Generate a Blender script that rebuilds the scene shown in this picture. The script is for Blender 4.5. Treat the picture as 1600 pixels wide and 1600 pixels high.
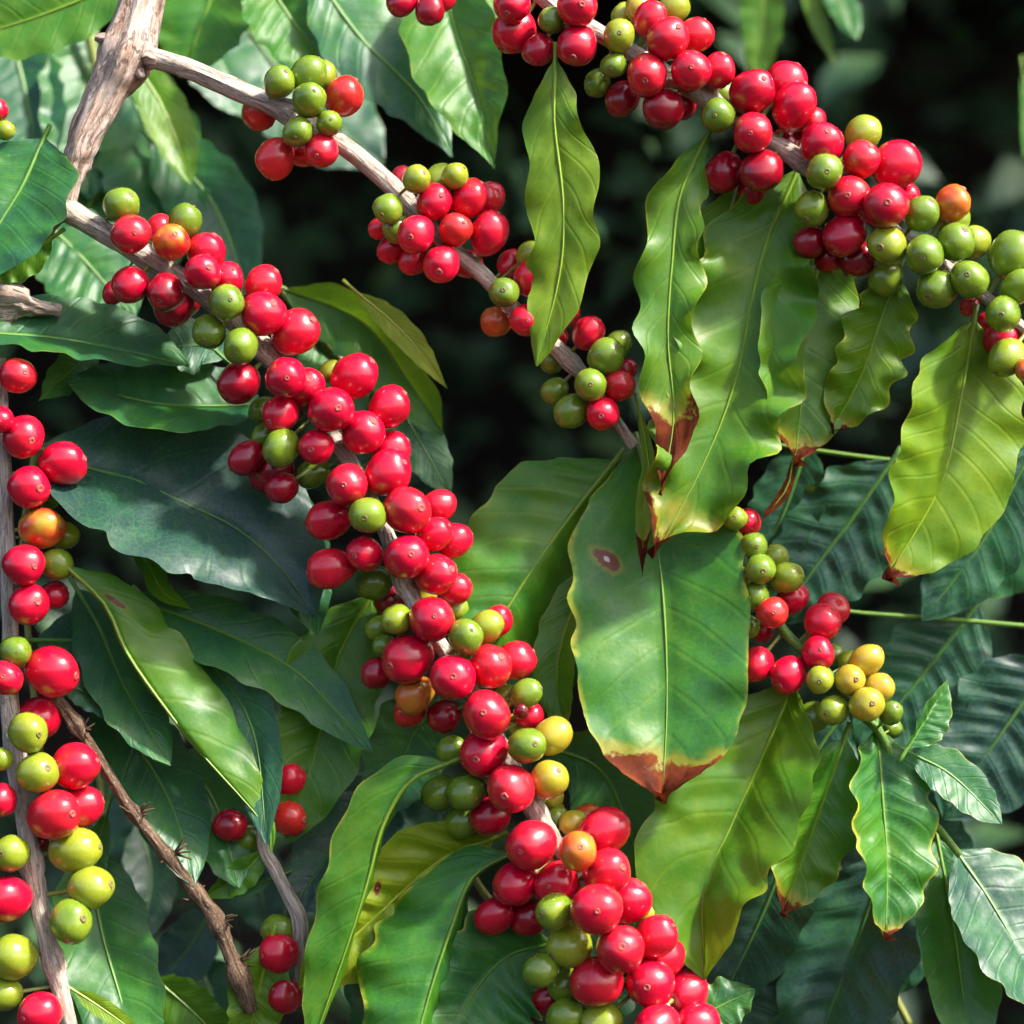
import bpy, math, random
from mathutils import Vector, Matrix, noise

random.seed(7)
sc = bpy.context.scene
for o in list(bpy.data.objects):
    bpy.data.objects.remove(o)
COL = sc.collection

# ------------------------------------------------------------------ camera, sky, sun, exposure
H = 1.40            # camera height above the ground
D = 1.00            # distance of the plane in focus
FIELD = 0.370       # width of the picture in that plane, metres
S = FIELD / 1600.0  # metres per photo pixel in that plane

cam_d = bpy.data.cameras.new('camera')
cam = bpy.data.objects.new('camera', cam_d)
COL.objects.link(cam)
cam.location = (0, 0, H)
cam.rotation_euler = (math.radians(90), 0, 0)
cam_d.sensor_width = 36.0
cam_d.lens = 36.0 * D / FIELD
cam_d.clip_start = 0.02
cam_d.clip_end = 400.0
cam_d.dof.use_dof = True
cam_d.dof.focus_distance = D - 0.008
cam_d.dof.aperture_fstop = 5.6
sc.camera = cam

SUN_DIR = Vector((0.60, -0.30, 0.74)).normalized()   # towards the sun: high, right, a little in front
elev = math.asin(SUN_DIR.z)
azim = math.atan2(SUN_DIR.x, SUN_DIR.y)

world = bpy.data.worlds.new('World')
sc.world = world
world.use_nodes = True
wn = world.node_tree
wn.nodes.clear()
sky = wn.nodes.new('ShaderNodeTexSky')
sky.sky_type = 'NISHITA'
sky.sun_disc = False
sky.sun_elevation = elev
sky.sun_rotation = azim
sky.air_density = 1.0
sky.dust_density = 4.0
bg = wn.nodes.new('ShaderNodeBackground')
bg.inputs['Strength'].default_value = 0.145
wo = wn.nodes.new('ShaderNodeOutputWorld')
wn.links.new(sky.outputs[0], bg.inputs[0])
wn.links.new(bg.outputs[0], wo.inputs[0])

sun_d = bpy.data.lights.new('sun', 'SUN')
sun_d.energy = 3.8
sun_d.angle = math.radians(5.0)
sun_d.color = (1.0, 0.95, 0.87)
sun = bpy.data.objects.new('sun', sun_d)
COL.objects.link(sun)
sun.rotation_euler = (-SUN_DIR).to_track_quat('-Z', 'Y').to_euler()
sun.location = (2, -2, 5)

sc.view_settings.view_transform = 'Standard'
sc.view_settings.look = 'None'
sc.view_settings.exposure = 1.42
sc.view_settings.gamma = 1.0
sc.render.engine = 'CYCLES'
sc.cycles.use_denoising = True
sc.cycles.max_bounces = 5
sc.cycles.diffuse_bounces = 3
sc.cycles.glossy_bounces = 2
sc.cycles.transmission_bounces = 3
sc.cycles.use_adaptive_sampling = True
sc.cycles.adaptive_threshold = 0.08
sc.cycles.caustics_reflective = False
sc.cycles.caustics_refractive = False


def at(px, py, dz=0.0):
    """photo pixel + depth (in focus-plane pixels, + = farther) -> world point"""
    d = D + dz * S
    k = S * d / D
    return Vector(((px - 800) * k, d, H + (800 - py) * k))


def scl(dz):
    return S * (D + dz * S) / D


# ------------------------------------------------------------------ node helpers
class NT:
    def __init__(self, name):
        self.m = bpy.data.materials.new(name)
        self.m.use_nodes = True
        self.t = self.m.node_tree
        self.t.nodes.clear()
        self.out = self.t.nodes.new('ShaderNodeOutputMaterial')

    def n(self, kind, **kw):
        nd = self.t.nodes.new(kind)
        for k, v in kw.items():
            setattr(nd, k, v)
        return nd

    def put(self, sock, v):
        if isinstance(v, bpy.types.NodeSocket):
            self.t.links.new(v, sock)
        elif v is not None:
            sock.default_value = v

    def math(self, op, a, b=None, c=None, clamp=False):
        nd = self.n('ShaderNodeMath', operation=op, use_clamp=clamp)
        self.put(nd.inputs[0], a)
        if b is not None:
            self.put(nd.inputs[1], b)
        if c is not None:
            self.put(nd.inputs[2], c)
        return nd.outputs[0]

    def step(self, x, lo, hi, a=0.0, b=1.0):
        nd = self.n('ShaderNodeMapRange', interpolation_type='SMOOTHSTEP')
        self.put(nd.inputs[0], x)
        self.put(nd.inputs[1], lo)
        self.put(nd.inputs[2], hi)
        self.put(nd.inputs[3], a)
        self.put(nd.inputs[4], b)
        return nd.outputs[0]

    def mix(self, f, a, b, blend='MIX'):
        nd = self.n('ShaderNodeMix', data_type='RGBA', blend_type=blend)
        self.put(nd.inputs[0], f)
        self.put(nd.inputs[6], a)
        self.put(nd.inputs[7], b)
        return nd.outputs[2]

    def ramp(self, f, stops):
        nd = self.n('ShaderNodeValToRGB')
        el = nd.color_ramp.elements
        while len(el) < len(stops):
            el.new(0.5)
        for e, (p, c) in zip(el, stops):
            e.position = p
            e.color = (*c, 1)
        self.put(nd.inputs[0], f)
        return nd.outputs[0]

    def prop(self, name):
        nd = self.n('ShaderNodeAttribute', attribute_type='OBJECT', attribute_name=name)
        return nd.outputs['Fac']

    def noise(self, scale, detail=3.0, rough=0.55, vec=None, dim='3D', w=None):
        nd = self.n('ShaderNodeTexNoise', noise_dimensions=dim)
        nd.inputs['Scale'].default_value = scale
        nd.inputs['Detail'].default_value = detail
        nd.inputs['Roughness'].default_value = rough
        if vec is not None:
            self.put(nd.inputs['Vector'], vec)
        if w is not None:
            self.put(nd.inputs['W'], w)
        return nd.outputs[0]

    def bump(self, h, strength, dist):
        nd = self.n('ShaderNodeBump')
        nd.inputs['Strength'].default_value = strength
        nd.inputs['Distance'].default_value = dist
        self.put(nd.inputs['Height'], h)
        return nd.outputs[0]

    def surf(self, s):
        self.t.links.new(s, self.out.inputs[0])
        return self.m


def principled(t, **kw):
    p = t.n('ShaderNodeBsdfPrincipled')
    for k, v in kw.items():
        t.put(p.inputs[k.replace('_', ' ')], v)
    return p


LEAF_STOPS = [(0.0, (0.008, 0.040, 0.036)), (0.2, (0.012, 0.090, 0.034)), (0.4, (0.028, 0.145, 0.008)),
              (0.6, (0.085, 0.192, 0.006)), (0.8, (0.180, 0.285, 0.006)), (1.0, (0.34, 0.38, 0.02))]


def leaf_material():
    t = NT('coffee leaf')
    uv = t.n('ShaderNodeUVMap', uv_map='UVMap').outputs[0]
    sep = t.n('ShaderNodeSeparateXYZ')
    t.put(sep.inputs[0], uv)
    u = sep.outputs[0]
    v = t.math('ABSOLUTE', t.math('MULTIPLY_ADD', sep.outputs[1], 2.0, -1.0))
    tone, brown, margin, seed, spots = (t.prop(k) for k in ('tone', 'brown', 'margin', 'seed', 'spots'))
    co = t.n('ShaderNodeTexCoord').outputs['Object']
    off = t.n('ShaderNodeVectorMath', operation='ADD')
    comb = t.n('ShaderNodeCombineXYZ')
    t.put(comb.inputs[0], seed)
    t.put(comb.inputs[1], seed)
    t.put(off.inputs[0], co)
    t.put(off.inputs[1], comb.outputs[0])
    vec = off.outputs[0]
    big = t.noise(28, 2, 0.6, vec)
    mid = t.noise(120, 3, 0.65, vec)
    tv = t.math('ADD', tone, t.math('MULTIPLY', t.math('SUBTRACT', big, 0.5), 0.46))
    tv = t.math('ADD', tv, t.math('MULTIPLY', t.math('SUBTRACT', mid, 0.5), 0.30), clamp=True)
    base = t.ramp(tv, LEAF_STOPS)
    # side veins: pale thin lines running out from the midrib
    sep2 = t.n('ShaderNodeSeparateXYZ')
    t.put(sep2.inputs[0], t.n('ShaderNodeUVMap', uv_map='vein').outputs[0])
    ph = sep2.outputs[0]
    tri = t.math('ABSOLUTE', t.math('SUBTRACT', t.math('FRACT', ph), 0.5))
    vein = t.math('MULTIPLY', t.step(tri, 0.030, 0.004), t.step(v, 1.0, 0.7))
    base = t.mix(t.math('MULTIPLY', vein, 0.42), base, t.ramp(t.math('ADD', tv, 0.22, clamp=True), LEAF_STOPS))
    # fine reticulate venation
    vor = t.n('ShaderNodeTexVoronoi', feature='DISTANCE_TO_EDGE')
    vor.inputs['Scale'].default_value = 420
    t.put(vor.inputs['Vector'], vec)
    net = t.step(vor.outputs[0], 0.0, 0.12)
    base = t.mix(t.math('MULTIPLY', t.math('SUBTRACT', 1.0, net), 0.14), base, (0.16, 0.24, 0.04, 1))
    dust = t.step(t.noise(520, 2, 0.6, vec), 0.66, 0.74)
    base = t.mix(t.math('MULTIPLY', dust, t.math('MULTIPLY', big, 0.30)), base, (0.30, 0.32, 0.24, 1))
    # yellowed margin, yellow band and dead brown tip
    edge = t.math('ADD', v, t.math('MULTIPLY', t.math('SUBTRACT', big, 0.5), 0.22))
    yel = t.math('MULTIPLY', t.step(edge, t.math('MULTIPLY_ADD', margin, -0.08, 1.0), 1.02), t.math('MULTIPLY', margin, t.step(mid, 0.35, 0.6)), clamp=True)
    base = t.mix(yel, base, (0.36, 0.36, 0.025, 1))
    along = t.math('ADD', u, t.math('MULTIPLY', t.math('SUBTRACT', big, 0.5), 0.22))
    along = t.math('ADD', along, t.math('MULTIPLY', t.math('SUBTRACT', mid, 0.5), 0.15))
    along = t.math('ADD', along, t.math('MULTIPLY', t.math('MULTIPLY', v, v), t.math('MULTIPLY', brown, 0.35)))
    start = t.math('SUBTRACT', 1.0, brown)
    on = t.math('GREATER_THAN', brown, 0.001)
    band = t.math('MULTIPLY', t.step(along, t.math('SUBTRACT', start, 0.07), start), on)
    base = t.mix(t.math('MULTIPLY', band, 0.6), base, (0.30, 0.22, 0.015, 1))
    dead = t.math('MULTIPLY', t.step(along, start, t.math('ADD', start, 0.02)), on)
    deadc = t.ramp(mid, [(0.3, (0.040, 0.009, 0.005)), (0.55, (0.11, 0.022, 0.008)), (0.8, (0.20, 0.055, 0.015))])
    base = t.mix(dead, base, deadc)
    # one larger blemish at a given place: dead patch, yellow halo, pale hole
    su, sv, sr = t.prop('spot_u'), t.prop('spot_v'), t.prop('spot_r')
    dv_ = t.math('SUBTRACT', sep.outputs[1], sv)
    du = t.math('MULTIPLY_ADD', dv_, 0.8, t.math('MULTIPLY', t.math('SUBTRACT', u, su), 2.6))
    dv = t.math('SUBTRACT', sep.outputs[1], sv)
    dist = t.math('SQRT', t.math('ADD', t.math('MULTIPLY', du, du), t.math('MULTIPLY', dv, dv)))
    dist = t.math('ADD', dist, t.math('MULTIPLY', t.math('SUBTRACT', mid, 0.5), 0.10))
    dist = t.math('DIVIDE', dist, t.math('MAXIMUM', sr, 0.0001))
    base = t.mix(t.math('MULTIPLY', t.step(dist, 1.6, 1.0), 0.4), base, (0.30, 0.24, 0.02, 1))
    base = t.mix(t.step(dist, 1.05, 0.85), base, (0.13, 0.024, 0.014, 1))
    base = t.mix(t.step(dist, 0.26, 0.14), base, (0.50, 0.44, 0.40, 1))
    # scattered brown specks
    vs = t.n('ShaderNodeTexVoronoi')
    vs.inputs['Scale'].default_value = 55
    t.put(vs.inputs['Vector'], vec)
    rnd = t.n('ShaderNodeSeparateColor')
    t.put(rnd.inputs[0], vs.outputs['Color'])
    sp = t.math('MULTIPLY', t.step(vs.outputs['Distance'], 0.11, 0.05), t.math('LESS_THAN', rnd.outputs[0], t.math('MULTIPLY', spots, 0.3)))
    base = t.mix(sp, base, (0.07, 0.022, 0.010, 1))
    # relief
    quilt = t.noise(210, 2, 0.6, vec)
    hgt = t.math('MULTIPLY_ADD', t.step(tri, 0.12, 0.0), -0.22, t.math('MULTIPLY', quilt, 0.42))
    nrm = t.bump(hgt, 0.40, 0.0010)
    rough = t.math('ADD', t.math('MULTIPLY', mid, 0.24), 0.31)
    rough = t.math('ADD', rough, t.math('MULTIPLY', dead, 0.25))
    p = principled(t, Base_Color=base, Roughness=rough, Normal=nrm)
    t.put(p.inputs['Specular IOR Level'], t.math('MULTIPLY_ADD', dead, -0.3, 0.38))
    tr = t.n('ShaderNodeBsdfTranslucent')
    tcol = t.mix(0.6, base, (0.32, 0.50, 0.02, 1), 'MIX')
    tcol = t.mix(dead, tcol, deadc)
    t.put(tr.inputs['Color'], tcol)
    t.put(tr.inputs['Normal'], nrm)
    ms = t.n('ShaderNodeMixShader')
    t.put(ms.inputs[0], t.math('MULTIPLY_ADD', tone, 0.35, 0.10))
    t.t.links.new(p.outputs[0], ms.inputs[1])
    t.t.links.new(tr.outputs[0], ms.inputs[2])
    return t.surf(ms.outputs[0])


def rib_material():
    t = NT('leaf midrib')
    tone = t.prop('tone')
    base = t.ramp(t.math('ADD', t.math('MULTIPLY', tone, 0.8), 0.24, clamp=True), LEAF_STOPS)
    n1 = t.noise(300, 2)
    base = t.mix(t.math('MULTIPLY', n1, 0.4), base, (0.24, 0.30, 0.06, 1))
    p = principled(t, Base_Color=base, Roughness=0.45)
    return t.surf(p.outputs[0])


RIPE = [(0.0, (0.035, 0.090, 0.010)), (0.15, (0.145, 0.225, 0.015)), (0.28, (0.28, 0.30, 0.020)), (0.42, (0.44, 0.27, 0.025)),
        (0.56, (0.50, 0.14, 0.018)), (0.70, (0.50, 0.026, 0.012)), (0.84, (0.52, 0.002, 0.026)), (0.93, (0.25, 0.002, 0.012)),
        (1.0, (0.06, 0.002, 0.006))]


def cherry_material():
    t = NT('cherry skin')
    ripe, var, seed = t.prop('ripe'), t.prop('var'), t.prop('seed')
    co = t.n('ShaderNodeTexCoord').outputs['Object']
    off = t.n('ShaderNodeVectorMath', operation='ADD')
    comb = t.n('ShaderNodeCombineXYZ')
    for i in range(3):
        t.put(comb.inputs[i], seed)
    t.put(off.inputs[0], co)
    t.put(off.inputs[1], comb.outputs[0])
    vec = off.outputs[0]
    n1 = t.noise(0.9, 2, 0.5, vec)
    n2 = t.noise(9, 2, 0.6, vec)
    n3 = t.noise(45, 2, 0.5, vec)
    r = t.math('ADD', ripe, t.math('MULTIPLY', t.math('SUBTRACT', n1, 0.5), var))
    r = t.math('ADD', r, t.math('MULTIPLY', t.math('SUBTRACT', n2, 0.5), 0.05), clamp=True)
    base = t.ramp(r, RIPE)
    # tiny pale lenticels and a few scuffs
    fl = t.step(n3, 0.68, 0.76)
    base = t.mix(t.math('MULTIPLY', fl, 0.12), base, (0.55, 0.33, 0.16, 1))
    sc_ = t.step(t.noise(3.2, 5, 0.7, vec), 0.70, 0.78)
    base = t.mix(t.math('MULTIPLY', sc_, 0.5), base, (0.10, 0.03, 0.015, 1))
    bloom = t.step(t.noise(1.8, 3, 0.6, vec), 0.45, 0.75)
    rough = t.math('MULTIPLY_ADD', n2, 0.22, t.math('MULTIPLY_ADD', bloom, 0.12, 0.10))
    p = principled(t, Base_Color=base, Roughness=rough)
    p.inputs['Specular IOR Level'].default_value = 0.5
    p.inputs['Coat Weight'].default_value = 0.25
    p.inputs['Coat Roughness'].default_value = 0.22
    return t.surf(p.outputs[0])


def calyx_material():
    t = NT('cherry calyx')
    ripe = t.prop('ripe')
    base = t.ramp(ripe, [(0.0, (0.10, 0.11, 0.02)), (0.3, (0.20, 0.15, 0.04)), (0.6, (0.40, 0.12, 0.05)), (0.85, (0.42, 0.05, 0.05)), (1.0, (0.10, 0.01, 0.01))])
    base = t.mix(t.math('MULTIPLY', t.step(t.noise(6, 3), 0.40, 0.65), 0.6), base, (0.05, 0.02, 0.01, 1))
    p = principled(t, Base_Color=base, Roughness=0.65)
    return t.surf(p.outputs[0])


def stalk_material():
    t = NT('green stalk')
    base = t.ramp(t.noise(150, 3), [(0.3, (0.10, 0.15, 0.02)), (0.6, (0.22, 0.24, 0.05)), (0.8, (0.17, 0.09, 0.04))])
    return t.surf(principled(t, Base_Color=base, Roughness=0.55).outputs[0])


def bark_material(name, stops, scale=1.0):
    t = NT(name)
    uv = t.n('ShaderNodeUVMap', uv_map='UVMap').outputs[0]
    mp = t.n('ShaderNodeMapping')
    mp.inputs['Scale'].default_value = (7.0, 1.0, 1.0)
    t.put(mp.inputs[0], uv)
    st = t.noise(2.0 * scale, 5, 0.65, mp.outputs[0])
    pt = t.noise(130, 4, 0.6)
    fi = t.noise(900, 3, 0.6)
    f = t.math('ADD', t.math('MULTIPLY', st, 0.62), t.math('MULTIPLY', pt, 0.28))
    f = t.math('ADD', f, t.math('MULTIPLY', fi, 0.12))
    base = t.ramp(f, stops)
    mp2 = t.n('ShaderNodeMapping')
    mp2.inputs['Scale'].default_value = (5.0, 1.0, 1.0)
    t.put(mp2.inputs[0], uv)
    cr = t.noise(1.1 * scale, 4, 0.7, mp2.outputs[0])
    crack = t.step(t.math('ABSOLUTE', t.math('SUBTRACT', cr, 0.5)), 0.030, 0.006)
    base = t.mix(t.math('MULTIPLY', crack, 0.45), base, (0.035, 0.018, 0.012, 1))
    lich = t.step(t.noise(60, 3, 0.6), 0.60, 0.68)
    base = t.mix(t.math('MULTIPLY', lich, 0.5), base, (0.70, 0.68, 0.62, 1))
    h = t.math('SUBTRACT', t.math('ADD', st, t.math('MULTIPLY', fi, 0.3)), t.math('MULTIPLY', crack, 0.5))
    p = principled(t, Base_Color=base, Roughness=0.85, Normal=t.bump(h, 0.9, 0.0016))
    p.inputs['Specular IOR Level'].default_value = 0.25
    return t.surf(p.outputs[0])


def plain_noise_material(name, stops, scale, rough=0.9, trans=0.0, bump=0.5, bdist=0.01):
    t = NT(name)
    n1 = t.noise(scale, 2, 0.65)
    base = t.ramp(n1, stops)
    p = principled(t, Base_Color=base, Roughness=rough)
    p.inputs['Specular IOR Level'].default_value = 0.3
    return t.surf(p.outputs[0])


M_LEAF, M_RIB, M_CHERRY, M_CALYX, M_STALK = leaf_material(), rib_material(), cherry_material(), calyx_material(), stalk_material()
M_BARK = bark_material('grey brown bark', [(0.36, (0.10, 0.05, 0.03)), (0.44, (0.36, 0.22, 0.15)), (0.52, (0.58, 0.44, 0.36)), (0.62, (0.80, 0.72, 0.67))])
M_TWIG = bark_material('pale twig bark', [(0.33, (0.14, 0.085, 0.06)), (0.40, (0.44, 0.33, 0.25)), (0.52, (0.64, 0.53, 0.44)), (0.62, (0.82, 0.76, 0.69))], 1.4)
M_DEAD = bark_material('dead twig bark', [(0.30, (0.025, 0.014, 0.010)), (0.45, (0.10, 0.055, 0.035)), (0.6, (0.26, 0.17, 0.10)), (0.75, (0.42, 0.32, 0.22))], 1.4)
M_GREEN = stalk_material()
M_FRESH = plain_noise_material('fresh green stem', [(0.3, (0.05, 0.13, 0.02)), (0.55, (0.11, 0.21, 0.03)), (0.75, (0.19, 0.26, 0.06))], 90, 0.45)


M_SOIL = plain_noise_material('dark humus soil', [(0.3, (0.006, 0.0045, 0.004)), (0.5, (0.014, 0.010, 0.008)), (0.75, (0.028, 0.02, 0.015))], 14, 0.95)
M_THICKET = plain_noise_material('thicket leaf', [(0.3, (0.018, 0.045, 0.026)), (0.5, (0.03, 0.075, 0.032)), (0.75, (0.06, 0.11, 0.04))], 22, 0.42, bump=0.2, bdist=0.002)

# ------------------------------------------------------------------ object helpers
WORLD = {}


def link(name, data, world_matrix, parent=None, mat=None):
    o = bpy.data.objects.new(name, data)
    COL.objects.link(o)
    WORLD[o.name] = world_matrix
    if parent is not None:
        o.parent = parent
        o.matrix_basis = WORLD[parent.name].inverted() @ world_matrix
    else:
        o.matrix_basis = world_matrix
    if mat is not None and data is not None and not data.materials:
        data.materials.append(mat)
    return o


def thing(name, loc, label, cat, group=None):
    o = link(name, None, Matrix.Translation(loc))
    o.empty_display_size = 0.02
    o['label'] = label
    o['category'] = cat
    if group:
        o['group'] = group
    return o


def mesh(name, verts, faces, uvs=None, smooth=True, vein=None):
    me = bpy.data.meshes.new(name)
    me.from_pydata(verts, [], faces)
    if uvs:
        lay = me.uv_layers.new(name='UVMap')
        for lp in me.loops:
            lay.data[lp.index].uv = uvs[lp.vertex_index]
    if vein:
        lay = me.uv_layers.new(name='vein')
        for lp in me.loops:
            lay.data[lp.index].uv = vein[lp.vertex_index]
    if smooth:
        me.polygons.foreach_set('use_smooth', [True] * len(me.polygons))
    me.update()
    return me


def catmull(pts, n):
    """resample a list of tuples (any dimension) evenly along a Catmull-Rom curve"""
    P = [Vector(p) if not isinstance(p, Vector) else p for p in pts]
    if len(P) == 2:
        return [P[0].lerp(P[1], i / (n - 1)) for i in range(n)]
    E = [P[0] * 2 - P[1]] + P + [P[-1] * 2 - P[-2]]
    dense = []
    for i in range(1, len(E) - 2):
        a, b, c, d = E[i - 1], E[i], E[i + 1], E[i + 2]
        for k in range(24):
            x = k / 24
            dense.append(0.5 * ((2 * b) + (c - a) * x + (2 * a - 5 * b + 4 * c - d) * x * x + (3 * b - a - 3 * c + d) * x ** 3))
    dense.append(P[-1])
    L = [0.0]
    for i in range(1, len(dense)):
        L.append(L[-1] + (dense[i] - dense[i - 1]).length)
    out, j = [], 0
    for i in range(n):
        s = L[-1] * i / (n - 1)
        while j < len(L) - 2 and L[j + 1] < s:
            j += 1
        f = (s - L[j]) / max(L[j + 1] - L[j], 1e-9)
        out.append(dense[j].lerp(dense[j + 1], min(max(f, 0), 1)))
    return out


def tube_mesh(name, pts, radii, sides=10, rough=0.0, seed=0.0, origin=None, cap=True):
    """pts world points, radii per point; ridged, uneven surface when rough > 0"""
    n = len(pts)
    o = origin if origin is not None else pts[0]
    verts, faces, uvs = [], [], []
    ref = Vector((0, -1, 0))
    s = 0.0
    for i, p in enumerate(pts):
        tn = (pts[min(i + 1, n - 1)] - pts[max(i - 1, 0)]).normalized()
        if i:
            s += (p - pts[i - 1]).length
        a = ref.cross(tn)
        if a.length < 1e-3:
            a = Vector((1, 0, 0)).cross(tn)
        a.normalize()
        b = tn.cross(a).normalized()
        for k in range(sides + 1):
            an = 2 * math.pi * k / sides + math.pi / 2
            r = radii[i]
            if rough:
                q = Vector((math.cos(an) * 1.6 + seed, math.sin(an) * 1.6, s / max(r, 1e-5) * 0.16))
                q2 = Vector((math.cos(an) * 5.5 + seed, math.sin(an) * 5.5, s / max(r, 1e-5) * 0.22))
                r *= 1 + rough * noise.noise(q) + rough * 0.6 * noise.noise(q * 3.1) + rough * 0.75 * noise.noise(q2)
            verts.append(p + (a * math.cos(an) + b * math.sin(an)) * r - o)
            uvs.append((k / sides, s * 24))
    w = sides + 1
    for i in range(n - 1):
        for k in range(sides):
            faces.append((i * w + k, i * w + k + 1, (i + 1) * w + k + 1, (i + 1) * w + k))
    if cap:
        for base, p, flip in ((0, pts[0], True), ((n - 1) * w, pts[-1], False)):
            c = len(verts)
            verts.append(p - o)
            uvs.append((0.5, 0.5))
            for k in range(sides):
                faces.append((base + k + 1, base + k, c) if flip else (base + k, base + k + 1, c))
    return mesh(name, verts, faces, uvs)


class Branch:
    """a stem given by photo points (x, y, depth, radius) and everything that grows on it"""

    def __init__(self, name, label, cat, stem=None, mat=None, rough=0.10, group=None, base=None, nodes=()):
        self.stem = stem
        b = at(*(base or stem[0][:3]))
        self.root = thing(name, b, label, cat, group)
        self.poly = []
        if stem:
            n = max(12, len(stem) * 14)
            q = catmull([Vector(p) for p in stem], n) if len(stem[0]) == 4 else None
            self.poly = [(v[0], v[1], v[2]) for v in q]
            pts = [at(v[0], v[1], v[2]) for v in q]
            rad = []
            for v in q:
                r = v[3]
                for (nx, ny, k) in nodes:
                    dd = math.hypot(v[0] - nx, v[1] - ny)
                    r += v[3] * k * math.exp(-(dd / (v[3] * 1.1 + 4)) ** 2)
                rad.append(r * scl(v[2]))
            me = tube_mesh('stem', pts, rad, 26, rough, random.random() * 40, b)
            link('stem', me, Matrix.Translation(b), self.root, mat or M_BARK)

    def near(self, x, y):
        return min(self.poly, key=lambda p: (p[0] - x) ** 2 + (p[1] - y) ** 2)


# ------------------------------------------------------------------ leaves
PROF = {
    'n': [(0, .03), (.04, .16), (.12, .50), (.22, .80), (.33, .96), (.43, 1.0), (.55, .96), (.68, .82), (.8, .58), (.88, .34), (.93, .18), (.97, .08), (1, .015)],
    'w': [(0, .04), (.05, .30), (.12, .62), (.22, .88), (.35, 1.0), (.5, 1.0), (.65, .93), (.78, .76), (.87, .54), (.93, .33), (.97, .16), (1, .02)],
    't': [(0, .03), (.05, .12), (.15, .38), (.28, .66), (.42, .88), (.56, 1.0), (.68, .97), (.8, .78), (.89, .5), (.95, .25), (1, .03)],
    'b': [(0, .05), (.05, .34), (.12, .66), (.22, .90), (.35, 1.0), (.52, 1.0), (.68, .95), (.8, .84), (.88, .68), (.93, .50), (.97, .26), (1, .03)],
    's': [(0, .10), (.1, .45), (.3, .8), (.5, 1.0), (.7, .9), (.85, .6), (.95, .25), (1, .05)],
}


def prof(name, u):
    T = PROF[name]
    for i in range(len(T) - 1):
        if u <= T[i + 1][0]:
            f = (u - T[i][0]) / (T[i + 1][0] - T[i][0])
            f = f * f * (3 - 2 * f) * 0.5 + f * 0.5
            return T[i][1] + (T[i + 1][1] - T[i][1]) * f
    return T[-1][1]


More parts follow.
